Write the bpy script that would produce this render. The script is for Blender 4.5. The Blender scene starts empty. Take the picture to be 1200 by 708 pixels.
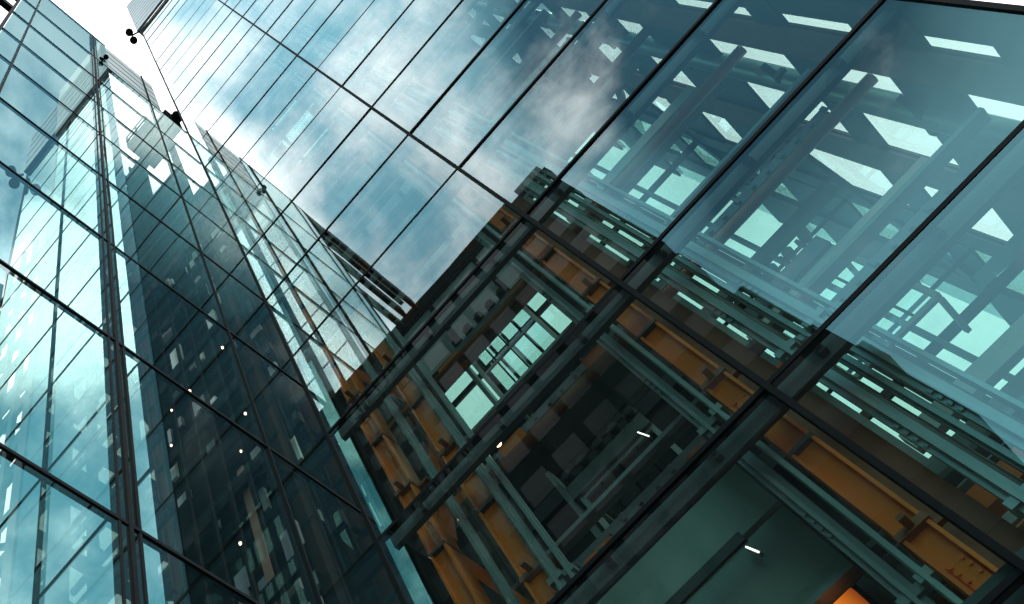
import bpy, math, random
from mathutils import Matrix, Vector
random.seed(11)
S = bpy.context.scene
COL = S.collection
R = math.radians

# ------------------------------------------------------------------ camera
F_PX, CX, CY, W, H = 1260.414, 377.624, 433.363, 1200.0, 708.0
RC = [[0.6529754, 0.7305465, -0.1998124], [-0.7372192, 0.5526117, -0.388752], [-0.1735827, 0.401151, 0.8994148]]
cam_d = bpy.data.cameras.new('camera')
cam = bpy.data.objects.new('camera', cam_d)
COL.objects.link(cam)
cam_d.sensor_fit = 'HORIZONTAL'
cam_d.sensor_width = 36.0
cam_d.lens = F_PX / W * 36.0
cam_d.shift_x = -(CX - W / 2) / W
cam_d.shift_y = (CY - H / 2) / W
cam_d.clip_start = 0.1
cam_d.clip_end = 6000
right, down, fwd = Vector(RC[0]), Vector(RC[1]), Vector(RC[2])
m = Matrix((right, -down, -fwd)).transposed()
cam.matrix_world = m.to_4x4()
S.camera = cam
GZ = -1.6                     # the pavement; the camera is held at eye height

# ------------------------------------------------------------------ materials
def new_mat(name):
    mt = bpy.data.materials.new(name)
    mt.use_nodes = True
    nt = mt.node_tree
    nt.nodes.clear()
    return mt, nt, nt.nodes, nt.links

def surf(name, col, rough=0.5, metal=0.0, var=0.25, scale=1.2, streak=0.0, spec=0.5, bump=0.0):
    """painted steel, concrete, cladding: base colour with soft dirt mottling"""
    mt, nt, N, L = new_mat(name)
    out = N.new('ShaderNodeOutputMaterial')
    bs = N.new('ShaderNodeBsdfPrincipled')
    tc = N.new('ShaderNodeTexCoord')
    mp = N.new('ShaderNodeMapping')
    mp.inputs['Scale'].default_value = (scale, scale, scale * (0.25 if streak else 1))
    nz = N.new('ShaderNodeTexNoise')
    nz.inputs['Scale'].default_value = 1.0
    nz.inputs['Detail'].default_value = 7
    nz.inputs['Roughness'].default_value = 0.65
    rp = N.new('ShaderNodeValToRGB')
    rp.color_ramp.elements[0].position = 0.3
    rp.color_ramp.elements[1].position = 0.72
    a = 1 - var
    rp.color_ramp.elements[0].color = (col[0] * a, col[1] * a, col[2] * a, 1)
    b = 1 + var * 0.6
    rp.color_ramp.elements[1].color = (min(col[0] * b, 1), min(col[1] * b, 1), min(col[2] * b, 1), 1)
    L.new(tc.outputs['Object'], mp.inputs['Vector'])
    L.new(mp.outputs['Vector'], nz.inputs['Vector'])
    L.new(nz.outputs['Fac'], rp.inputs['Fac'])
    L.new(rp.outputs['Color'], bs.inputs['Base Color'])
    bs.inputs['Roughness'].default_value = rough
    bs.inputs['Metallic'].default_value = metal
    bs.inputs['Specular IOR Level'].default_value = spec
    if bump:
        bp = N.new('ShaderNodeBump')
        bp.inputs['Distance'].default_value = bump
        L.new(nz.outputs['Fac'], bp.inputs['Height'])
        L.new(bp.outputs['Normal'], bs.inputs['Normal'])
    L.new(bs.outputs['BSDF'], out.inputs['Surface'])
    return mt

def glass(name, tint, refl, base, wave, wscale=0.35, dirt=0.0, power=3.2):
    """coated facade glass: see-through at right angles, a mirror at a glance"""
    mt, nt, N, L = new_mat(name)
    out = N.new('ShaderNodeOutputMaterial')
    tr = N.new('ShaderNodeBsdfTransparent')
    tr.inputs['Color'].default_value = (*tint, 1)
    gl = N.new('ShaderNodeBsdfGlossy')
    gl.inputs['Roughness'].default_value = 0.0
    gl.inputs['Color'].default_value = (*refl, 1)
    ge = N.new('ShaderNodeNewGeometry')
    dt = N.new('ShaderNodeVectorMath'); dt.operation = 'DOT_PRODUCT'
    L.new(ge.outputs['Normal'], dt.inputs[0]); L.new(ge.outputs['Incoming'], dt.inputs[1])
    def mth(op, a, b=None):
        n = N.new('ShaderNodeMath'); n.operation = op
        for i, v in enumerate((a, b)):
            if v is None: continue
            if isinstance(v, (int, float)): n.inputs[i].default_value = v
            else: L.new(v, n.inputs[i])
        return n.outputs[0]
    c = mth('ABSOLUTE', dt.outputs['Value'])
    k = mth('POWER', mth('SUBTRACT', 1.0, c), power)
    fac = mth('ADD', mth('MULTIPLY', k, 1 - base), base)
    if wave:
        tc = N.new('ShaderNodeTexCoord')
        nz = N.new('ShaderNodeTexNoise')
        nz.inputs['Scale'].default_value = wscale
        nz.inputs['Detail'].default_value = 1.5
        nz.inputs['Roughness'].default_value = 0.45
        L.new(tc.outputs['Object'], nz.inputs['Vector'])
        bp = N.new('ShaderNodeBump')
        bp.inputs['Strength'].default_value = 1.0
        bp.inputs['Distance'].default_value = wave
        L.new(nz.outputs['Fac'], bp.inputs['Height'])
        L.new(bp.outputs['Normal'], gl.inputs['Normal'])
    mx = N.new('ShaderNodeMixShader')
    L.new(fac, mx.inputs['Fac'])
    L.new(tr.outputs[0], mx.inputs[1]); L.new(gl.outputs[0], mx.inputs[2])
    last = mx.outputs[0]
    if dirt:
        df = N.new('ShaderNodeBsdfDiffuse')
        df.inputs['Color'].default_value = (0.45, 0.47, 0.47, 1)
        tc2 = N.new('ShaderNodeTexCoord')
        n2 = N.new('ShaderNodeTexNoise')
        mp2 = N.new('ShaderNodeMapping'); mp2.inputs['Scale'].default_value = (2.2, 2.2, 0.22)
        L.new(tc2.outputs['Object'], mp2.inputs['Vector'])
        n2.inputs['Scale'].default_value = 0.9
        n2.inputs['Detail'].default_value = 9
        n2.inputs['Roughness'].default_value = 0.7
        L.new(mp2.outputs['Vector'], n2.inputs['Vector'])
        f2 = mth('MULTIPLY', mth('POWER', n2.outputs['Fac'], 2.0), dirt)
        m2 = N.new('ShaderNodeMixShader')
        L.new(f2, m2.inputs['Fac']); L.new(last, m2.inputs[1]); L.new(df.outputs[0], m2.inputs[2])
        last = m2.outputs[0]
    L.new(last, out.inputs['Surface'])
    return mt

def glow(name, col, s):
    mt, nt, N, L = new_mat(name)
    out = N.new('ShaderNodeOutputMaterial')
    e = N.new('ShaderNodeEmission')
    e.inputs['Color'].default_value = (*col, 1)
    e.inputs['Strength'].default_value = s
    L.new(e.outputs[0], out.inputs['Surface'])
    return mt

def painted_glow(name):
    """an orange painted panel, its light put in as a glow fading to dim red"""
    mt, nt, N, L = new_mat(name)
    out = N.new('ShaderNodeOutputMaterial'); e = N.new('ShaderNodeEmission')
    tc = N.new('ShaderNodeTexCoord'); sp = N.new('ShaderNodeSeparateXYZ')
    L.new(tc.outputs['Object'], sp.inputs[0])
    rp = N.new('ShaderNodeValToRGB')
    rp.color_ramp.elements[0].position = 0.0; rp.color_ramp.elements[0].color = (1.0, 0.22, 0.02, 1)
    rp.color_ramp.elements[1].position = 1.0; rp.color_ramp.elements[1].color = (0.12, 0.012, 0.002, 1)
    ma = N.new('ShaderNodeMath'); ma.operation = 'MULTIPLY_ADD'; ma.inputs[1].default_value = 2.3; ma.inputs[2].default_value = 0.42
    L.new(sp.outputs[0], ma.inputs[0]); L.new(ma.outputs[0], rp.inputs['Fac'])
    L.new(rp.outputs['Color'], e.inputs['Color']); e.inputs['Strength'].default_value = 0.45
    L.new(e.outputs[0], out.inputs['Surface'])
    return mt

M = dict(
    glass=glass('facade_glass', (0.74, 0.88, 0.85), (0.87, 0.98, 0.98), 0.13, 0.0022, 0.30, 0.022, 3.0),
    wavy=glass('screen_glass', (0.53, 0.75, 0.71), (0.86, 0.97, 0.94), 0.16, 0.0045, 0.22, 0.01),
    rglass=glass('corner_glass', (0.82, 0.92, 0.88), (0.84, 0.97, 0.92), 0.02, 0.0045, 0.22, 0.003, 6.5),
    lglass=glass('tower_glass', (0.80, 0.91, 0.91), (0.85, 0.96, 0.92), 0.20, 0.003, 0.3, 0.006, 3.2),
    sglass=glass('side_glass', (0.52, 0.64, 0.60), (0.8, 0.95, 1.0), 0.08, 0.0, 0.3, 0.01),
    bglass=glass('tinted_glass', (0.21, 0.39, 0.34), (0.8, 0.95, 1.0), 0.08, 0.0, 0.3, 0.0),
    kglass=glass('corner_strip_glass', (0.24, 0.50, 0.44), (0.8, 0.95, 1.0), 0.08, 0.0, 0.3, 0.004),
    cglass=glass('lift_glass', (0.80, 0.92, 0.90), (0.8, 0.95, 1.0), 0.05, 0.0, 0.3, 0.0),
    mull=surf('black_aluminium', (0.006, 0.007, 0.009), 0.8, 0.0, 0.3, 2.0, spec=0.04),
    dark=surf('dark_steel', (0.035, 0.040, 0.046), 0.55, 0.0, 0.35, 0.8),
    dkbeam=surf('charcoal_panel', (0.055, 0.060, 0.068), 0.5, 0.0, 0.3, 0.7),
    orange=surf('orange_paint', (0.74, 0.15, 0.015), 0.42, 0.0, 0.28, 0.9, 1),
    rust=surf('brown_paint', (0.24, 0.085, 0.042), 0.6, 0.0, 0.3, 1.0),
    grey=surf('grey_steel', (0.23, 0.25, 0.255), 0.4, 0.2, 0.3, 1.2, 1),
    teal=surf('galvanised_rail', (0.33, 0.39, 0.385), 0.34, 0.45, 0.35, 1.3, 1),
    pale=surf('pale_panel', (0.55, 0.58, 0.58), 0.5, 0.0, 0.2, 0.6),
    parapet=surf('parapet_metal', (0.17, 0.19, 0.21), 0.36, 0.35, 0.22, 0.35, 1),
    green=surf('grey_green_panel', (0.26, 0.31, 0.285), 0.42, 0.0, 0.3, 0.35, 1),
    stone=surf('dark_cladding', (0.010, 0.011, 0.012), 0.9, 0.0, 0.3, 0.2, 1, spec=0.0),
    winglass=surf('dark_window', (0.006, 0.007, 0.008), 0.3, 0.0, 0.2, 0.2, spec=0.2),
    paving=surf('paving', (0.16, 0.16, 0.155), 0.8, 0.0, 0.25, 0.6),
    asphalt=surf('asphalt', (0.05, 0.05, 0.052), 0.85, 0.0, 0.25, 1.5),
    core=surf('core_wall', (0.030, 0.033, 0.035), 0.8, 0.0, 0.35, 0.5, spec=0.1),
    lining=surf('wall_lining', (0.27, 0.34, 0.34), 0.7, 0.0, 0.25, 0.4, spec=0.1),
    rubber=surf('black_rubber', (0.010, 0.010, 0.011), 0.9, 0.0, 0.2, 3.0, spec=0.0),
    warm=glow('warm_lamp', (1.0, 0.66, 0.42), 2.5),
    white=glow('white_tube', (0.95, 1.0, 0.85), 1.2),
    ember=painted_glow('orange_panel_glow'),
)

# ------------------------------------------------------------------ mesh builder
class MB:
    def __init__(self):
        self.v, self.f = [], []
    def box(self, x0, x1, y0, y1, z0, z1):
        b = len(self.v)
        x0, x1 = min(x0, x1), max(x0, x1); y0, y1 = min(y0, y1), max(y0, y1); z0, z1 = min(z0, z1), max(z0, z1)
        self.v += [(x0,y0,z0),(x1,y0,z0),(x1,y1,z0),(x0,y1,z0),(x0,y0,z1),(x1,y0,z1),(x1,y1,z1),(x0,y1,z1)]
        self.f += [tuple(b+i for i in q) for q in ((0,3,2,1),(4,5,6,7),(0,1,5,4),(1,2,6,5),(2,3,7,6),(3,0,4,7))]
        return self
    def quad(self, *pts):
        b = len(self.v); self.v += [tuple(p) for p in pts]; self.f.append(tuple(range(b, b+len(pts)))); return self
    def bar(self, p, q, w, h=None, up=(0,0,1)):
        """square section bar from p to q"""
        h = h or w
        p, q = Vector(p), Vector(q)
        d = (q-p).normalized(); u = Vector(up)
        if abs(d.dot(u)) > 0.98: u = Vector((0,1,0))
        s = d.cross(u).normalized(); t = s.cross(d)
        b = len(self.v)
        for e in (p, q):
            for a, c in ((-1,-1),(1,-1),(1,1),(-1,1)):
                self.v.append(tuple(e + s*(a*w/2) + t*(c*h/2)))
        self.f += [tuple(b+i for i in g) for g in ((0,1,2,3),(7,6,5,4),(0,4,5,1),(1,5,6,2),(2,6,7,3),(3,7,4,0))]
        return self
    def tube(self, p, q, r, n=12, r2=None):
        r2 = r if r2 is None else r2
        p, q = Vector(p), Vector(q)
        d = (q-p).normalized(); u = Vector((0,0,1))
        if abs(d.dot(u)) > 0.95: u = Vector((0,1,0))
        s = d.cross(u).normalized(); t = s.cross(d)
        b = len(self.v)
        for e, rr in ((p, r), (q, r2)):
            for i in range(n):
                a = 2*math.pi*i/n
                self.v.append(tuple(e + (s*math.cos(a)+t*math.sin(a))*rr))
        for i in range(n):
            j = (i+1) % n
            self.f.append((b+i, b+j, b+n+j, b+n+i))
        self.f.append(tuple(b+i for i in reversed(range(n)))); self.f.append(tuple(b+n+i for i in range(n)))
        return self
    def path(self, pts, r, n=8):
        for a, c in zip(pts[:-1], pts[1:]): self.tube(a, c, r, n)
        return self
    def build(self, name, mat, parent=None, smooth=False, bevel=0.0):
        me = bpy.data.meshes.new(name)
        me.from_pydata(self.v, [], self.f)
        me.materials.append(M[mat]); me.update()
        if smooth:
            for p in me.polygons: p.use_smooth = len(p.vertices) == 4
        o = bpy.data.objects.new(name, me); COL.objects.link(o)
        if parent: o.parent = parent
        if bevel:
            bv = o.modifiers.new('edge', 'BEVEL'); bv.width = bevel; bv.segments = 2; bv.limit_method = 'ANGLE'
        return o

def thing(name, label, cat, loc=(0,0,0), group=None):
    o = bpy.data.objects.new(name, None); COL.objects.link(o)
    o.location = loc
    o['label'] = label; o['category'] = cat
    if group: o['group'] = group
    return o

def shifted(child, root):
    """keep a part built in world space where it is under a root that stands elsewhere"""
    child.matrix_parent_inverse = Matrix.Translation(-root.location)

def part(mb, name, mat, root, **k):
    o = mb.build(name, mat, root, **k)
    top = root
    if root.location.length > 0: shifted(o, root)
    return o

# ------------------------------------------------------------------ ground
g = MB().quad((-3000,-3000,GZ),(3000,-3000,GZ),(3000,3000,GZ),(-3000,3000,GZ)).build('ground', 'paving'); g['kind'] = 'structure'
rd = MB().box(-300, 300, -17, -8, GZ-0.3, GZ+0.004).build('road', 'asphalt'); rd['kind'] = 'structure'

# ------------------------------------------------------------------ MAIN GLASS BUILDING
X0, XM, X1, YF, YB = -4.91, 1.20, 7.20, 10.0, 18.0
ST = 4.29
Z = [11.41 + ST*k for k in range(-3, 22)]      # transom heights (Z[0] just above the pavement)
ZT = Z[-1]                                     # underside of the parapet
main = thing('glass_building', 'tall glass office block with orange steelwork showing behind its glazed front', 'building', (1.15, 10, GZ))
def P(mb, name, mat, root=main, **k):
    o = mb.build(name, mat, root, **k)
    o.matrix_parent_inverse = Matrix.Translation(-main.location) if root is main else Matrix.Identity(4)
    return o

# front panes, each its own sheet with the slight tilt of a real pane
def pane_xz(x0, x1, y, z0, z1, t=0.0035):
    a, b, c, d = (random.uniform(-t, t) * 3 for _ in range(4))
    return MB().quad((x0, y+a, z0), (x1, y+b, z0), (x1, y+b+c, z1), (x0, y+a+c, z1))
for i in range(len(Z)-1):
    P(pane_xz(X0+.02, XM-.02, YF, Z[i]+.02, Z[i+1]-.02), 'glass_pane', 'glass')
    P(pane_xz(XM+.02, X1-.02, YF, Z[i]+.02, Z[i+1]-.02), 'glass_pane', 'glass')
for x, w in ((X0, .09), (XM, .085), (X1, .09)):
    P(MB().box(x-w/2, x+w/2, YF-.035, YF+.22, GZ, ZT+0.5), 'mullion', 'mull')
for z in Z:
    P(MB().box(X0-.04, X1+.04, YF-.02, YF+.11, z-.042, z+.042), 'transom', 'mull')
# deep blackened frames behind the lowest transoms
for k in range(1, len(Z)):
    z = Z[k]
    P(MB().box(X0+.15, X1-.1, YF+.24, YF+.36, z-(.22 if k < 4 else .16), z+(.34 if k < 5 else .22)), 'spandrel_beam', 'dkbeam')

for k in range(1, 9):
    z = Z[k]
    for x in (-3.9, -1.9, .1, 2.0, 4.0, 6.0):
        mb = MB().box(x-.05, x+.05, YF+.13, YF+.239, z-.14, z+.26)
        for bz in (-.06, .08, .2): mb.tube((x, YF+.10, z+bz), (x, YF+.13, z+bz), .025, 6)
        P(mb, 'fixing_lug', 'dark')
for k in range(2, 9):
    z = Z[k]
    mb = MB()
    mb.box(X0+.5, X1-.6, 11.6, 11.85, z+2.70, z+2.73)
    mb.box(X0+.5, X1-.6, 11.6, 11.62, z+2.731, z+2.80); mb.box(X0+.5, X1-.6, 11.83, 11.85, z+2.731, z+2.80)
    for c_ in range(3): mb.tube((X0+.5, 11.66+c_*.06, z+2.76), (X1-.6, 11.66+c_*.06, z+2.76), .022, 6)
    P(mb, 'cable_tray', 'grey')

# inner frame: round brown tie tubes, orange edge beams, grey walkway beams
for k in range(0, len(Z)-1):
    z = Z[k]
    P(MB().tube((X0+.3, 12.2, z+1.93), (X1-.15, 12.2, z+1.93), .125, 14), 'tie_tube', 'rust', smooth=True)
    for x0, x1 in ((-4.6, -3.5), (-2.75, -2.1), (-.25, .45), (1.6, 2.7)):
        if k < (4 if x0 > 1 else 15): P(MB().box(x0, x1, 12.7, 13.0, z+2.86, z+3.24), 'edge_beam', 'orange')
    mb = MB()
    mb.box(X0+.4, X1-.4, 13.4, 13.7, z+3.95, z+4.24)
    for j in range(28):
        x = X0 + .6 + j*.41
        mb.box(x, x+.09, 13.34, 13.40, z+4.0, z+4.06 + .13*(j % 3 == 0))
    P(mb, 'walkway_beam', 'grey')
    # dark girders of the lift well
    if k > 7: P(MB().box(X0+.4, X1-.4, 15.0, 15.35, z+1.0, z+1.45), 'well_girder', 'dark')
    if k < 6: P(MB().box(X0+.4, 2.0, 17.2, 17.5, z+2.0, z+2.55), 'well_girder', 'dark')

# orange columns with dark brackets
def column(x, y, w, d, ztop, name='column', mat='orange', brackets=True):
    mb = MB().box(x-w/2, x+w/2, y-d/2, y+d/2, GZ, ztop)
    # rolled flanges proud of the web
    mb.box(x-w/2-.05, x-w/2, y-d/2-.08, y+d/2+.08, GZ, ztop)
    mb.box(x+w/2, x+w/2+.05, y-d/2-.08, y+d/2+.08, GZ, ztop)
    c = P(mb, name, mat)
    if brackets:
        for z in Z[1:12]:
            b = MB().box(x-w/2-.07, x+w/2+.07, y-d/2-.115, y+d/2+.1, z+1.80, z+1.92)
            b.box(x-.05, x+.05, y-d/2-.34, y-d/2-.1, z+1.83, z+1.90)
            b.box(x+w/2+.05, x+w/2+.3, y-.05, y+.05, z+1.82, z+1.9)
            P(b, 'bracket', 'rust', c)
            sp = MB().box(x-w/2+.03, x+w/2-.03, y-d/2-.022, y-d/2, z+.7, z+1.25)
            for bx in (-1, 1):
                for bz in (.78, .92, 1.06, 1.18):
                    sp.tube((x+bx*w*.27, y-d/2-.05, z+bz), (x+bx*w*.27, y-d/2-.021, z+bz), .022, 6)
            P(sp, 'splice_plate', mat, c)
            P(MB().box(x-w/2-.06, x+w/2+.06, y-d/2-.095, y+d/2+.09, z-.35, z-.28), 'bracket', 'dark', c)
    return c
column(-4.29, 11.05, .28, .34, 100)
column(-3.10, 11.15, .36, .34, 100)
column(0.93, 11.05, .30, .30, 100)
P(MB().box(1.14, 1.66, 11.32, 11.36, GZ, 60), 'web_plate', 'rust')
column(7.11, 11.6, .06, .75, 100, mat='rust', brackets=False)
column(7.11, 15.32, .06, .8, 100, mat='rust', brackets=False)
column(7.11, 17.7, .06, .4, 100, mat='dark', brackets=False)
# guide rails and pipes running up the well
def rail(x, y, w, mat='grey', d=.10):
    mb = MB().box(x-w/2, x+w/2, y-d/2, y+d/2, GZ, 100)
    mb.box(x-.03, x+.03, y-d/2-.09, y-d/2, GZ, 100)
    for k, z in enumerate(Z[:14]):
        mb.box(x-w/2-.05, x+w/2+.05, y-d/2-.06, y+d/2+.05, z+1.2, z+1.34)
        for q in range(4):
            mb.box(x-w/2+.02, x-w/2+.07, y-d/2-.03, y-d/2, z+2.6+q*.17, z+2.68+q*.17)
    return P(mb, 'guide_rail', mat)
rail(-3.66, 10.95, .17); rail(-2.84, 10.9, .17); rail(-2.62, 10.98, .10)
rail(0.34, 10.95, .22); rail(0.60, 10.85, .09, 'teal')
for x, y, w in ((1.88, 10.98, .22), (2.22, 11.05, .13), (2.46, 10.95, .24), (2.78, 11.1, .08)):
    rail(x, y, w, 'teal')
for x in (2.05, 2.62):
    P(MB().tube((x, 11.2, GZ), (x, 11.2, 100), .06, 10), 'pipe', 'teal', smooth=True)
# diagonal orange bracing in the corner bay
for k in range(0, 16):
    z = Z[k]
    mb = MB()
    if k % 2: mb.bar((-4.2, 11.35, z+4.0), (-3.2, 11.35, z+.3), .16, .2)
    else: mb.bar((-4.2, 11.35, z+.3), (-3.2, 11.35, z+4.0), .16, .2)
    P(mb, 'diagonal_brace', 'orange')

# ---- east side wall (x = X1): openings between steel in the y-z plane
for k, z in enumerate(Z[:-1]):
    off, hh = ((.9, 1.6), (.65, .85), (-.1, .53))[k % 3]
    P(MB().box(X1-.10, X1-.02, YF+.2, 22.0, z+off-hh, z+off+hh), 'side_beam', 'dark')
mb = MB().box(X1-.07, X1-.01, YF+.1, 10.82, GZ, ZT)
P(mb, 'side_post', 'dark')
t = P(MB().tube((X1-.12, 13.08, GZ), (X1-.12, 13.08, 100), .25, 14), 'riser_pipe', 'teal', smooth=True)
for z in Z[:16]:
    mb = MB().bar((X1-.2, 13.0, z+1.1), (X1-.2, 12.6, z+1.5), .12)
    mb.box(X1-.32, X1-.05, 12.75, 13.4, z+1.0, z+1.15)
    P(mb, 'pipe_bracket', 'dark', t)
for k, z in enumerate(Z[:-2]):
    mb = MB()
    if k % 2 == 0: mb.bar((X1-.16, 15.6, z), (X1-.16, 19.8, z+ST), .35, .12, up=(1,0,0))
    else: mb.bar((X1-.16, 19.8, z), (X1-.16, 15.6, z+ST), .35, .12, up=(1,0,0))
    P(mb, 'side_brace', 'dark')
P(MB().box(X1-.2, X1-.03, 19.8, 20.6, GZ, ZT), 'side_post', 'dark')
for i in range(1, len(Z)-1):
    P(MB().quad((X1, YF+.05, Z[i]+.02), (X1, 22, Z[i]+.02), (X1, 22, Z[i+1]-.02), (X1, YF+.05, Z[i+1]-.02)), 'side_pane', 'sglass')

# ---- west side wall above the neighbour: clear strip next to the corner post
P(MB().quad((X0, YF+.22, GZ), (X0, 11.2, GZ), (X0, 11.2, ZT), (X0, YF+.22, ZT)), 'corner_pane', 'kglass')
P(MB().box(X0-.1, X0+.08, 11.2, 11.7, GZ, ZT), 'side_wall', 'core')
P(MB().box(X0-.1, X0+.08, 13.1, 18.0, GZ, ZT), 'side_wall', 'core')
P(MB().quad((X0, 11.7, GZ), (X0, 13.1, GZ), (X0, 13.1, ZT), (X0, 11.7, ZT)), 'corner_pane', 'kglass')
for k in range(0, 16):
    z = Z[k]
    P(MB().box(X0-.09, X0+.07, 11.7, 13.1, z-.5, z+1.1), 'side_beam', 'dark')
    P(MB().bar((X0+.05, 11.7, z+(1.1 if k % 2 else 3.8)), (X0+.05, 13.1, z+(3.8 if k % 2 else 1.1)), .22, .06, up=(1,0,0)), 'side_brace', 'dark')

# ---- back wall: dark panels, windows above and to the right
def back(mb, x0, x1, z0, z1): mb.box(x0, x1, YB, YB+.25, z0, z1)
wall = MB(); lining = MB()
wx = [(-4.4, -2.75), (-2.55, -.35), (-.15, .55), (1.55, 2.6), (2.8, 4.9), (5.0, 7.1)]
for k in range(0, len(Z)-1):
    z0, z1 = Z[k], Z[k+1]
    for mbx, xa, xb in ((wall, X0, 1.2), (lining, 1.2, X1)):
        mbx.box(xa, xb, YB, YB+.25, z0-.1, z0+.12)
        mbx.box(xa, xb, YB-.002, YB+.252, z1-.32, z1-.1001)
    xs = [X0] + [v for p in wx for v in p] + [X1]
    for a, c in zip(xs[0::2], xs[1::2]):
        (wall if c < 1.6 else lining).box(a, c, YB+.003, YB+.247, z0+.12, z1-.32)
    for j, (a, c) in enumerate(wx):
        if (j < 3 and z0 < 28) or (j >= 3 and z0 < 13):
            (wall if j < 3 else lining).box(a, c, YB+.05, YB+.2, z0+.12, z1-.32)
        else:
            if k > 14: continue
            if k >= 9 or (k == 8 and j < 3):
                P(MB().box(a, c, YB+.05, YB+.1, z0+.12, z1-.32), 'pale_window_fill', 'pale')  # pale fill added to dull the high windows to soft patches
                continue
            bars = MB()
            for q in (1, 2, 3):
                if j in (1, 4): bars.box(a+(c-a)*q/4-.055, a+(c-a)*q/4+.055, YB+.06, YB+.18, z0+.12, z1-.32)
            bars.box(a, c, YB+.08, YB+.16, z0+2.0, z0+2.28)
            bars.box(a, c, YB+.08, YB+.16, z0+3.35, z0+3.42)
            P(bars, 'window_frame', 'dark')
P(wall, 'back_wall', 'core')
P(lining, 'back_wall', 'lining')
P(MB().quad((X0, YB+.12, 13), (X1, YB+.12, 13), (X1, YB+.12, ZT), (X0, YB+.12, ZT)), 'back_glazing', 'bglass')
# pale floor edges seen in the right-hand bay
for k in range(2, 12):
    z = Z[k]
    P(MB().box(2.2, 6.7, 13.9, 14.1, z+1.1, z+1.52), 'floor_edge', 'pale')
# solid grey-green panels low in the middle bay
P(MB().box(-3.0, .27, 12.0, 12.12, 4.2, 11.72), 'lobby_panel', 'green')
P(MB().box(-3.0, .27, 12.02, 12.14, 11.86, 13.02), 'lobby_panel', 'green')
P(MB().box(-3.0, -.5, 11.94, 12.0, 11.70, 11.90), 'panel_joint', 'dark')
P(MB().box(.2, .5, 11.6, 11.95, GZ, 13.3), 'panel_post', 'dark')
# parapet: ribbed metal band round the roof
mb = MB()
mb.box(X0-.3, X1+.3, YF-.28, YF-.06, ZT+.12, ZT+26)
for j in range(1, 12):
    mb.box(X0-.3, X1+.3, YF-.30, YF-.28, ZT+.12+j*2.2, ZT+.24+j*2.2)
mb.box(X0-.3, X0-.1, YF-.06, 22, ZT+.12, ZT+26)
mb.box(X1+.1, X1+.3, YF-.06, 22, ZT+.12, ZT+26)
P(mb, 'parapet', 'parapet')
P(MB().box(X0, X1, YF, 22, ZT+.2, ZT+.5), 'roof', 'dark')

# ------------------------------------------------------------------ LOWER TOWER on the left
XW, YE, YK = -11.15, 5.14, 8.5
HB, HT = 52.8, 62.4
tow = thing('corner_tower', 'lower glass tower with ribbed grey parapet meeting the taller block at a corner', 'building', (-8, 7, GZ))
def T(mb, name, mat, **k):
    o = mb.build(name, mat, tow, **k); o.matrix_parent_inverse = Matrix.Translation(-tow.location); return o
zR = [GZ+.3, 5.0, 10.86, 16.65, 22.4, 28.4, 34.4, 40.2, 46.2, HB]
# face towards the street (parallel to the tall front)
for i in range(len(zR)-1):
    for a, c in ((XW, -8.0), (-8.0, X0-.05)):
        T(MB().quad((a+.02, YE, zR[i]+.02), (c-.02, YE+random.uniform(-.003,.003), zR[i]+.02), (c-.02, YE, zR[i+1]-.02), (a+.02, YE, zR[i+1]-.02)), 'glass_pane', 'lglass')
for x in (XW, -8.0):
    T(MB().box(x-.05, x+.05, YE-.03, YE+.12, GZ, HB), 'mullion', 'mull')
n = 13
mb = MB()
for j in range(n):
    z = 2 + j*(HB-2)/n
    mb.box(XW, X0-.05, YE-.015, YE+.03, z-.025, z+.025)
T(mb, 'fine_transoms', 'mull')
# parapet with seams
mb = MB()
mb.box(XW-.1, X0-.06, YE-.14, YE-.02, HB, HT)
for j in range(1, 5): mb.box(XW-.1, X0-.06, YE-.16, YE-.14, HB+j*1.9, HB+j*1.9+.07)
mb.box(X0-.12, X0-.055, YE-.018, YK-.1, HB+.6, HT)
for j in range(1, 5): mb.box(X0-.05, X0-.03, YE, YK-.1, HB+j*1.9, HB+j*1.9+.07)
mb.box(XW-.1, XW+.02, YE-.018, YK, HB, HT)
T(mb, 'parapet', 'parapet')
T(MB().box(X0-.2, X0-.02, YE-.2, YE-.03, GZ, HT+.2), 'corner_edge', 'mull')
T(MB().box(XW-.1, X0-.05, YE-.18, YE+.05, HB-.16, HB-.02), 'parapet_trim', 'mull')
T(MB().box(X0-.14, X0-.03, YE, YK-.1, HB+.3, HB+.56), 'parapet_trim', 'mull')
# stepped dark wall added to darken the tower face, closing the glass hall
mb = MB()
mb.box(-9.75, -8.2, 10.08, 10.3, GZ, 58); mb.box(-8.2, -6.3, 10.08, 10.3, GZ, 51); mb.box(-6.3, X0-.06, 10.08, 10.3, GZ, 44)
T(mb, 'backing_wall', 'stone')
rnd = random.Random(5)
for q in range(64):  # random patches standing in for window reflections on the dark face
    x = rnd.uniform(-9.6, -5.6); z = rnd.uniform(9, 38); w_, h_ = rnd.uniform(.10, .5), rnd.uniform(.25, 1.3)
    T(MB().box(x, x+w_, 10.0-rnd.random()*.05, 10.075, z, z+h_), 'mirrored_patch', ('green', 'dkbeam', 'dark', 'dkbeam', 'green', 'dark', 'grey')[q % 7])
for x, z0, z1 in ((-7.4, 12, 22),):
    T(MB().box(x, x+.22, 9.9, 10.06, z0, z1), 'mirrored_column', 'rust')  # brown bar standing in for the reflection of an orange column
for k in range(9):
    T(MB().box(-9.7, X0-.3, 9.72, 9.86, 8+k*4.29, 8.5+k*4.29), 'wing_beam', 'mull')
for k in range(7):
    a_ = -9.4 + k*.62
    T(MB().bar((a_, 9.66, 8), (a_+.0, 9.66, 38), .09), 'wing_post', 'rubber')
T(MB().box(X0-.34, X0-.12, 8.3, 8.55, GZ, HB), 'corner_post', 'rubber')

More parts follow.
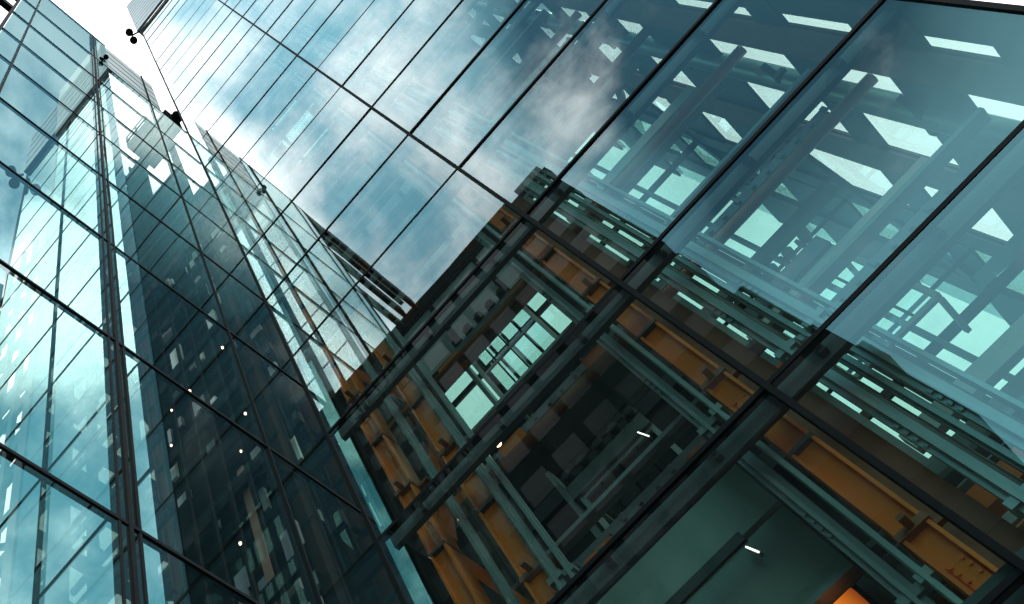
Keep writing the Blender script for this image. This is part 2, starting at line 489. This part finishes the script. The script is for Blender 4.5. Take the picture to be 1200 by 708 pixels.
# ------------------------------------------------------------------ GLASS SCREEN WALL (x = X0), towards the camera and along the tower
Y0, Y1, YM1, YM2 = 1.07, 4.33, 5.14, 7.62
EDGE_Y = 0.31
scr = thing('glass_screen', 'tall frameless glass screen with black fins standing at right angles to the front', 'glass screen', (X0, 4, GZ))
def SC(mb, name, mat, **k):
    o = mb.build(name, mat, scr, **k); o.matrix_parent_inverse = Matrix.Translation(-scr.location); return o
zS = [GZ+.1, 5.0, 10.86, 16.65, 22.4, 28.4, 34.4, 39.9, 46.2, 53.2, 62.3]
for i in range(len(zS)-1):
    for a, c in ((.32, Y0), (Y0, Y1), (Y1, YM1), (YM1, YM2), (YM2, 9.97)):
        if i == len(zS)-2 and a >= YM1: continue
        e = [random.uniform(-.004, .004) for _ in range(3)]
        SC(MB().quad((X0+e[0], a+.01, zS[i]+.01), (X0+e[1], c-.01, zS[i]+.01), (X0+e[1]+e[2], c-.01, zS[i+1]-.01), (X0+e[0]+e[2], a+.01, zS[i+1]-.01)), 'glass_pane', 'rglass' if a > 5 else 'wavy')
for z in zS[1:]:
    w = .024 if z > 30 else .034
    SC(MB().box(X0-.08, X0+.02, EDGE_Y, YM1 if z > 60 else 9.9, z-w, z+w), 'transom', 'mull')
for y, w in ((Y0, .06), (Y1, .06), (YM2, .03)):
    SC(MB().box(X0-.14, X0+.035, y-w/2, y+w/2, GZ, 62.3), 'fin', 'mull')
SC(MB().box(X0-.12, X0+.012, Y1-.17, Y1-.13, GZ, 62.0), 'fin', 'mull')
SC(MB().box(X0-.12, X0+.012, Y1+.13, Y1+.17, GZ, 62.0), 'fin', 'mull')
SC(MB().box(X0-.2, X0+.02, EDGE_Y-.12, EDGE_Y, 30, 62.4), 'end_post', 'mull')
# open louvre frame past the last fin
for z, h, ye in ((61.6, .85, -9.4), (57.6, .55, -6.6), (53.0, .6, -5.0), (47.5, .4, -2.8)):
    mb = MB().box(X0-.25, X0+.0, ye, .3, z-h, z+h)
    mb.box(X0-.20, X0-.05, ye+.3, .3, z+h+.2, z+h+.35)
    SC(mb, 'louvre', 'mull')

# ------------------------------------------------------------------ open steel lattice next to the tall block
lat = thing('steel_lattice', 'open dark steel lattice with crossed braces mirrored in the far left glass', 'lattice', (12, 10.3, 13))
def LT(mb, name, mat, **k):
    o = mb.build(name, mat, lat, **k); o.matrix_parent_inverse = Matrix.Translation(-lat.location); return o
rl = random.Random(9)
for j in range(9):
    x = 7.75 + j*1.35
    LT(MB().box(x, x+(.34 if j % 3 else .55), 10.25, 10.5, 13.6, 74), 'post', 'dark')
for k in range(17):
    z = 15.7 + k*3.43
    LT(MB().box(7.7, 18.9, 10.5, 10.75, z, z+(.9 if k % 2 else .45)), 'beam', 'dark')
for k in range(16):
    z = 16.3 + k*3.43
    a_ = 7.9 + 1.35*rl.randrange(6)
    LT(MB().bar((a_, 10.8, z), (a_+2.7, 10.8, z+3.1), .3, .1, up=(0,1,0)), 'brace', 'dark')
    for q in range(2):
        b_ = 8.1 + 1.35*rl.randrange(8)
        LT(MB().box(b_, b_+1.0, 10.35, 10.42, z+.2, z+rl.uniform(1.0, 2.7)), 'infill_panel', 'dkbeam')

# ------------------------------------------------------------------ DARK BLOCK across the street (seen mirrored in the front)
blk = thing('dark_office_block', 'dark clad office block mirrored in the tall glass front', 'building', (-15, -20, GZ))
def B(mb, name, mat, **k):
    o = mb.build(name, mat, blk, **k); o.matrix_parent_inverse = Matrix.Translation(-blk.location); return o
mb = MB()
steps = [(GZ, 35, 7.9), (35, 41, 8.9), (41, 43, 9.25), (43, 46.5, 8.85), (46.5, 53, 8.75), (53, 57.5, 8.1), (57.5, 60.2, 8.5), (60.2, 62.2, 7.8), (62.2, 76, 8.65), (76, 82.0, 8.75)]
for a, c, x in steps:
    mb.box(-21, x, -45, -20, a, c)
B(mb, 'wall', 'stone')
B(MB().box(-21.2, 8.9, -44.9, -19.9, 82.0, 83.6), 'cornice', 'stone')
B(MB().box(5.9, 8.7, -26, -20.2, 83.6, 85.4), 'roof_plant', 'dark')
for k in range(14):
    z = 22 + k*4.3
    if z > 79: break
    mb = MB()
    for j in range(10):
        x = 7.0 - j*2.8
        mb.box(x-2.0, x, -19.99, -19.95, z, z+2.4)
    B(mb, 'window_row', 'winglass')

# ------------------------------------------------------------------ things that hang on the buildings
def floodlight(pos, aim, label, s=1.0):
    """twin-head floodlight on a short arm"""
    r = thing('floodlight', label, 'floodlight', pos, 'floodlights on the roof corners')
    a = Vector(aim)
    def A(mb, n, mt, **k): return mb.build(n, mt, r, **k)
    A(MB().tube((0,0,0), a*.9*s, .07*s, 8), 'arm', 'rubber', smooth=True)
    up = Vector((0,0,1)); side = a.cross(up).normalized()
    for q in (-1, 1):
        c = a*.95*s + side*q*.33*s
        A(MB().tube(c + up*.28*s, c - up*.34*s, .24*s, 14, .31*s), 'lamp_head', 'rubber', smooth=True)
    A(MB().bar(a*.9*s - side*.35*s, a*.9*s + side*.35*s, .09*s), 'yoke', 'rubber')
    return r
floodlight((X0-.05, 9.85, ZT-1.0), (-.75, -.3, .1), 'black floodlight on the top corner of the taller block by the sky', 1.15)
floodlight((X0-.0, YE-.15, HB+2.0), (.2, -.45, .1), 'black floodlight at the ridge where the two grey parapets meet', .42)
floodlight((XW-.1, YE-.15, HB-.6), (-.5, -.4, .1), 'black floodlight at the far left end of the grey parapet', .85)

# window-cleaning cradle on its jib behind the corner glass
cr = thing('cleaning_cradle', 'dark window cleaning cradle hanging from a jib behind the corner glass', 'cradle', (-7.4, 10, 62))
def C_(mb, n, mt, **k): 
    o = mb.build(n, mt, cr, **k); o.matrix_parent_inverse = Matrix.Translation(-cr.location); return o
mb = MB().bar((-9.6, 10.1, 58.2), (-5.0, 10.1, 59.6), .55, .6)
for j in range(9):
    x = -9.4 + j*.5
    mb.box(x-.05, x+.05, 9.7, 9.85, 57.6+j*.15, 58.9+j*.15)
C_(mb, 'jib', 'rubber')
mb = MB().box(-8.4, -6.7, 9.3, 11.2, 61.0, 61.25)
for x in (-8.35, -7.55, -6.75):
    for y in (9.35, 11.15): mb.box(x-.05, x+.05, y-.05, y+.05, 61.2, 64.0)
for z in (61.9, 62.9, 63.9):
    mb.box(-8.4, -6.7, 9.3, 9.38, z-.06, z+.06); mb.box(-8.4, -6.7, 11.12, 11.2, z-.06, z+.06)
    mb.box(-8.42, -8.34, 9.3, 11.2, z-.07, z+.07); mb.box(-6.76, -6.68, 9.3, 11.2, z-.07, z+.07)
C_(mb, 'basket', 'rubber')
C_(MB().box(-8.3, -7.0, 9.5, 11.0, 61.25, 63.4), 'motor_box', 'dark')
C_(MB().box(-6.7, -5.4, 9.6, 10.6, 58.9, 61.2), 'winch', 'rubber')

# lift cars inside the well
def lift(x0, x1, y0, zt, h, label):
    r = thing('lift_car', label, 'lift car', ((x0+x1)/2, y0, zt-h), 'glass lift cars in the shaft')
    def A(mb, n, mt, p=r, **k):
        o = mb.build(n, mt, p, **k)
        if p is r: o.matrix_parent_inverse = Matrix.Translation(-r.location)
        return o
    fr = MB(); w = .12
    for x in (x0, x1):
        for y in (y0,): fr.box(x-w/2, x+w/2, y-w/2, y+w/2, zt-h, zt-.5)
    for z in (zt-h, zt-.55):
        for y in (y0,): fr.box(x0+w/2, x1-w/2, y-w/2+.01, y+w/2-.01, z-w/2, z+w/2)
        for x in (x0, x1): fr.box(x-w/2+.01, x+w/2-.01, y0+w/2, y0+1.2-w/2, z-w/2, z+w/2)
    fr.box(x0, x1, y0-.03, y0+.03, zt-h*.55-.04, zt-h*.55+.04)
    A(fr, 'frame', 'pale')
    A(MB().box(x0-.25, x1+.05, y0-.16, y0+.16, zt-.5, zt), 'head_beam', 'grey')
    for j in range(5):
        x = x0 + .1 + j*(x1-x0-.2)/4
        mb = MB().tube((x, y0-.3, zt+.18), (x, y0-.1, zt+.18), .13, 10)
        mb.box(x-.2, x-.12, y0-.2, y0-.05, zt, zt+.35)
        A(mb, 'roller', 'dark')
    A(MB().box(x0-.3, x0-.18, y0-.2, y0+.2, zt-h-.6, zt+.9), 'guide_shoe', 'teal')
    for q in (1, 2, 3):
        x = x0+(x1-x0)*q/4
        A(MB().box(x-.025, x+.025, y0-.025, y0+.025, zt-h+.1, zt-.6), 'glazing_bar', 'mull')
    A(MB().quad((x0, y0, zt-h), (x1, y0, zt-h), (x1, y0, zt-.5), (x0, y0, zt-.5)), 'glass_wall', 'cglass')
    return r
lift(-2.45, -.27, 15.9, 28.9, 3.8, 'pale framed glass lift car highest in the left shaft below the mirrored roof edge')
lift(-2.55, -.30, 15.9, 20.35, 3.4, 'dim framed glass lift car low in the left shaft above the dark spandrel')
lift(2.95, 5.1, 15.9, 20.2, 3.7, 'pale framed glass lift car in the right shaft behind blue reflections')

# small lamps
def lamp(pos, label, name='spot_lamp', r=.05, grp=None):
    t = thing(name, label, 'lamp', pos, grp)
    MB().tube((0,0,-.02), (0,0,.03), r, 10).build('bulb', 'warm', t)
    MB().tube((0,0,.031), (0,0,.14), r*1.5, 10, r*.8).build('housing', 'rubber', t)
    return t
lamp((1.13, 11.5, 20.85), 'round white spot lamp just under the mirrored roof corner', r=.09)
lamp((-2.42, 11.5, 17.3), 'tiny white spot lamp beside the brown tie tube', r=.07)
g2 = 'small warm lamps inside the dark lower tower'
for p, l, q in (((-8.01, 9.6, 27.3), 'brightest warm lamp in the middle of the dark tower face', .06),
             ((-8.79, 9.6, 27.4), 'small warm lamp just left of the brightest one in the dark tower', .04),
             ((-6.53, 9.6, 27.6), 'warm lamp highest in the dark tower face', .05),
             ((-6.47, 9.6, 23.2), 'warm lamp beside the thick black corner post', .045),
             ((-6.9, 9.6, 21.9), 'small warm lamp below the one beside the black corner post', .035),
             ((-9.02, 9.6, 25.6), 'faint warm lamp nearest the left edge of the dark tower face', .04),
             ((-7.56, 9.6, 18.8), 'lowest warm lamp in the dark tower face', .045)):
    lamp(p, l, r=q*.65, grp=g2)
lamp((-4.84+.2, 10.75, 20.79), 'warm lamp in the glazed strip next to the corner post', r=.06)
def tube_lamp(p, q, label):
    t = thing('tube_light', label, 'light', p)
    d = Vector(q)-Vector(p)
    MB().tube((0,0,0), d, .012, 8).build('tube', 'white', t)
    MB().bar(Vector((0,.06,0))-d*.05, Vector((0,.06,0))+d*1.05, .10, .05).build('fitting', 'grey', t)
tube_lamp((-.57, 11.8, 11.45), (-.50, 11.8, 11.22), 'short white tube light on the grey green panel')
tube_lamp((-.56, 14.6, 18.45), (-.46, 14.6, 18.1), 'short white tube light inside the dim lower lift shaft')
ol = thing('glowing_panel', 'orange painted panel with its light put in as a glow, behind the lowest panel at the bottom edge', 'lamp', (-.22, 11.7, 9.5))
MB().box(-.2, .2, -.02, .1, -.2, .2).build('lens', 'ember', ol, bevel=.03)  # panel face; the glow stands in for light falling on it
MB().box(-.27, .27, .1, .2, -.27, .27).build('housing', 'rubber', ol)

# ------------------------------------------------------------------ sky and sun
SUN_EL, SUN_AZ = R(46), R(-10)        # azimuth measured from +x towards +y: over the right-hand end of the street
w = bpy.data.worlds.new('World'); S.world = w; w.use_nodes = True
nt = w.node_tree; N = nt.nodes; L = nt.links; N.clear()
out = N.new('ShaderNodeOutputWorld')
sky = N.new('ShaderNodeTexSky'); sky.sky_type = 'NISHITA'; sky.sun_disc = False
sky.sun_elevation = SUN_EL
sky.sun_rotation = math.pi/2 - SUN_AZ
sky.air_density = 1.0; sky.dust_density = 0.6; sky.ozone_density = 3.0
bg_s = N.new('ShaderNodeBackground'); bg_s.inputs['Strength'].default_value = 0.115
tint = N.new('ShaderNodeMix'); tint.data_type = 'RGBA'; tint.blend_type = 'MULTIPLY'
tint.inputs['Factor'].default_value = 1.0
L.new(sky.outputs['Color'], tint.inputs[6]); tint.inputs[7].default_value = (1.04, 1.52, 1.02, 1)
bg_c = N.new('ShaderNodeBackground'); bg_c.inputs['Strength'].default_value = 0.80
tc = N.new('ShaderNodeTexCoord')
sep = N.new('ShaderNodeSeparateXYZ'); L.new(tc.outputs['Generated'], sep.inputs[0])
def mth(op, a, b=None, clamp=False):
    n = N.new('ShaderNodeMath'); n.operation = op; n.use_clamp = clamp
    for i, v in enumerate((a, b)):
        if v is None: continue
        if isinstance(v, (int, float)): n.inputs[i].default_value = v
        else: L.new(v, n.inputs[i])
    return n.outputs[0]
dx, dy, dz = sep.outputs[0], sep.outputs[1], sep.outputs[2]
zz = mth('MAXIMUM', dz, 0.06)
px, py = mth('DIVIDE', dx, zz), mth('DIVIDE', dy, zz)
cmb = N.new('ShaderNodeCombineXYZ'); L.new(px, cmb.inputs[0]); L.new(py, cmb.inputs[1])
def noise(scale, detail, rough, dist=0.0, off=(0,0,0)):
    mp = N.new('ShaderNodeMapping'); mp.inputs['Location'].default_value = off
    L.new(cmb.outputs[0], mp.inputs['Vector'])
    n = N.new('ShaderNodeTexNoise'); n.inputs['Scale'].default_value = scale
    n.inputs['Detail'].default_value = detail; n.inputs['Roughness'].default_value = rough
    n.inputs['Distortion'].default_value = dist
    L.new(mp.outputs[0], n.inputs['Vector']); return n.outputs['Fac']
big = noise(5.0, 9, 0.58, 0.25, (3.1, 1.7, 0))
fine = noise(13.0, 8, 0.6, 0.2, (0.4, 5.2, 0))
dens = mth('ADD', mth('MULTIPLY', big, 0.68), mth('MULTIPLY', fine, 0.32))
# soft ragged areas of thicker and thinner cloud, placed for what the glass mirrors
wob = noise(2.6, 4, 0.6, 0.3, (7.3, 2.2, 0)); wob2 = noise(2.6, 4, 0.6, 0.3, (1.3, 9.2, 0))
qx = mth('ADD', px, mth('MULTIPLY', mth('SUBTRACT', wob, 0.5), 0.30))
qy = mth('ADD', py, mth('MULTIPLY', mth('SUBTRACT', wob2, 0.5), 0.22))
def up(v, a, b):      # 0 below a, 1 above b
    return mth('MULTIPLY', mth('SUBTRACT', v, a), 1.0/(b-a), True)
def inv(v): return mth('SUBTRACT', 1.0, v)
def mul(*v):
    o_ = v[0]
    for k_ in v[1:]: o_ = mth('MULTIPLY', o_, k_)
    return o_
zen = mul(mth('POWER', mth('MAXIMUM', dz, 0.0), 60.0), 0.08)
north = mul(up(qy, 0.30, 0.50), up(qx, -0.35, -0.1), 0.28)
over = mul(up(py, -0.03, 0.05), up(px, -0.16, -0.09), inv(up(px, -0.015, 0.025)), inv(up(py, 0.25, 0.4)), 0.3)
west = mth('SUBTRACT', mul(up(qx, -0.05, -0.14), up(qx, -0.44, -0.28), up(qy, -0.05, -0.15), 0.17), mul(up(qx, -0.30, -0.44), up(qy, 0.0, -0.1), 0.10))
east = mul(up(qx, 0.12, 0.22), inv(up(qy, 0.02, 0.14)), up(qy, -0.84, -0.64))
east2 = mul(up(qx, 0.03, 0.10), inv(up(qx, 0.22, 0.31)), up(qy, -0.13, -0.05), inv(up(qy, 0.28, 0.45)))
north = mth('MAXIMUM', north, mul(up(qx, 0.22, 0.33), up(qy, 0.08, 0.2), 0.28))
east = mth('MAXIMUM', east, east2)
low = mul(up(qx, 0.06, 0.2), up(qy, -0.48, -0.66))
gap = mul(up(px, -0.10, -0.20), up(qy, -0.05, 0.03))
dens = mth('ADD', dens, mth('ADD', mth('ADD', zen, north), mth('ADD', over, west)))
mid = mul(up(qx, -0.16, -0.06), inv(up(qx, 0.06, 0.14)), up(qy, -0.2, -0.3), up(qy, -0.75, -0.5), 0.075)
dens = mth('ADD', dens, mid)
dens = mth('SUBTRACT', dens, mth('ADD', mul(mth('MAXIMUM', east, low), 0.15), mul(gap, 0.06)))
dk = N.new('ShaderNodeMix'); dk.data_type = 'RGBA'; dk.blend_type = 'MULTIPLY'
L.new(mth('MAXIMUM', east, mul(gap, 0.35)), dk.inputs['Factor']); L.new(tint.outputs[2], dk.inputs[6]); dk.inputs[7].default_value = (0.16, 0.21, 0.26, 1)  # blue darkened where the glass should mirror a dim sky
L.new(dk.outputs[2], bg_s.inputs['Color'])
rp = N.new('ShaderNodeValToRGB')
rp.color_ramp.interpolation = 'EASE'
rp.color_ramp.elements[0].position = 0.40; rp.color_ramp.elements[0].color = (0,0,0,1)
rp.color_ramp.elements[1].position = 0.67; rp.color_ramp.elements[1].color = (1,1,1,1)
L.new(dens, rp.inputs['Fac'])
cc = N.new('ShaderNodeValToRGB')
cc.color_ramp.elements[0].position = 0.35; cc.color_ramp.elements[0].color = (0.50, 0.56, 0.61, 1)
cc.color_ramp.elements[1].position = 0.75; cc.color_ramp.elements[1].color = (1.0, 1.0, 1.0, 1)
L.new(dens, cc.inputs['Fac'])
L.new(cc.outputs['Color'], bg_c.inputs['Color'])
lit = mul(up(qx, -0.08, -0.18), up(qx, -0.40, -0.26), up(qy, -0.08, -0.24))          # cloud bank brightened to whiten its reflection in the glass
L.new(mth('ADD', 0.80, mul(lit, 1.25)), bg_c.inputs['Strength'])
mx = N.new('ShaderNodeMixShader')
L.new(rp.outputs['Color'], mx.inputs['Fac'])
L.new(bg_s.outputs[0], mx.inputs[1]); L.new(bg_c.outputs[0], mx.inputs[2])
L.new(mx.outputs[0], out.inputs['Surface'])

sd = bpy.data.lights.new('sun', 'SUN'); so = bpy.data.objects.new('sun', sd); COL.objects.link(so)
sd.energy = 1.6; sd.angle = R(12); sd.color = (1.0, 0.96, 0.9)
dirv = Vector((math.cos(SUN_EL)*math.cos(SUN_AZ), math.cos(SUN_EL)*math.sin(SUN_AZ), math.sin(SUN_EL)))
so.rotation_euler = dirv.to_track_quat('Z', 'Y').to_euler()

# ------------------------------------------------------------------ render settings
S.view_settings.view_transform = 'Standard'; S.view_settings.look = 'None'
S.view_settings.gamma = 1.0; S.view_settings.exposure = 1.7
S.view_settings.use_curve_mapping = False
S.cycles.max_bounces = 12; S.cycles.diffuse_bounces = 3; S.cycles.glossy_bounces = 5
S.cycles.transparent_max_bounces = 40
S.cycles.caustics_reflective = False; S.cycles.caustics_refractive = False
S.cycles.use_denoising = True
S.cycles.sample_clamp_indirect = 6
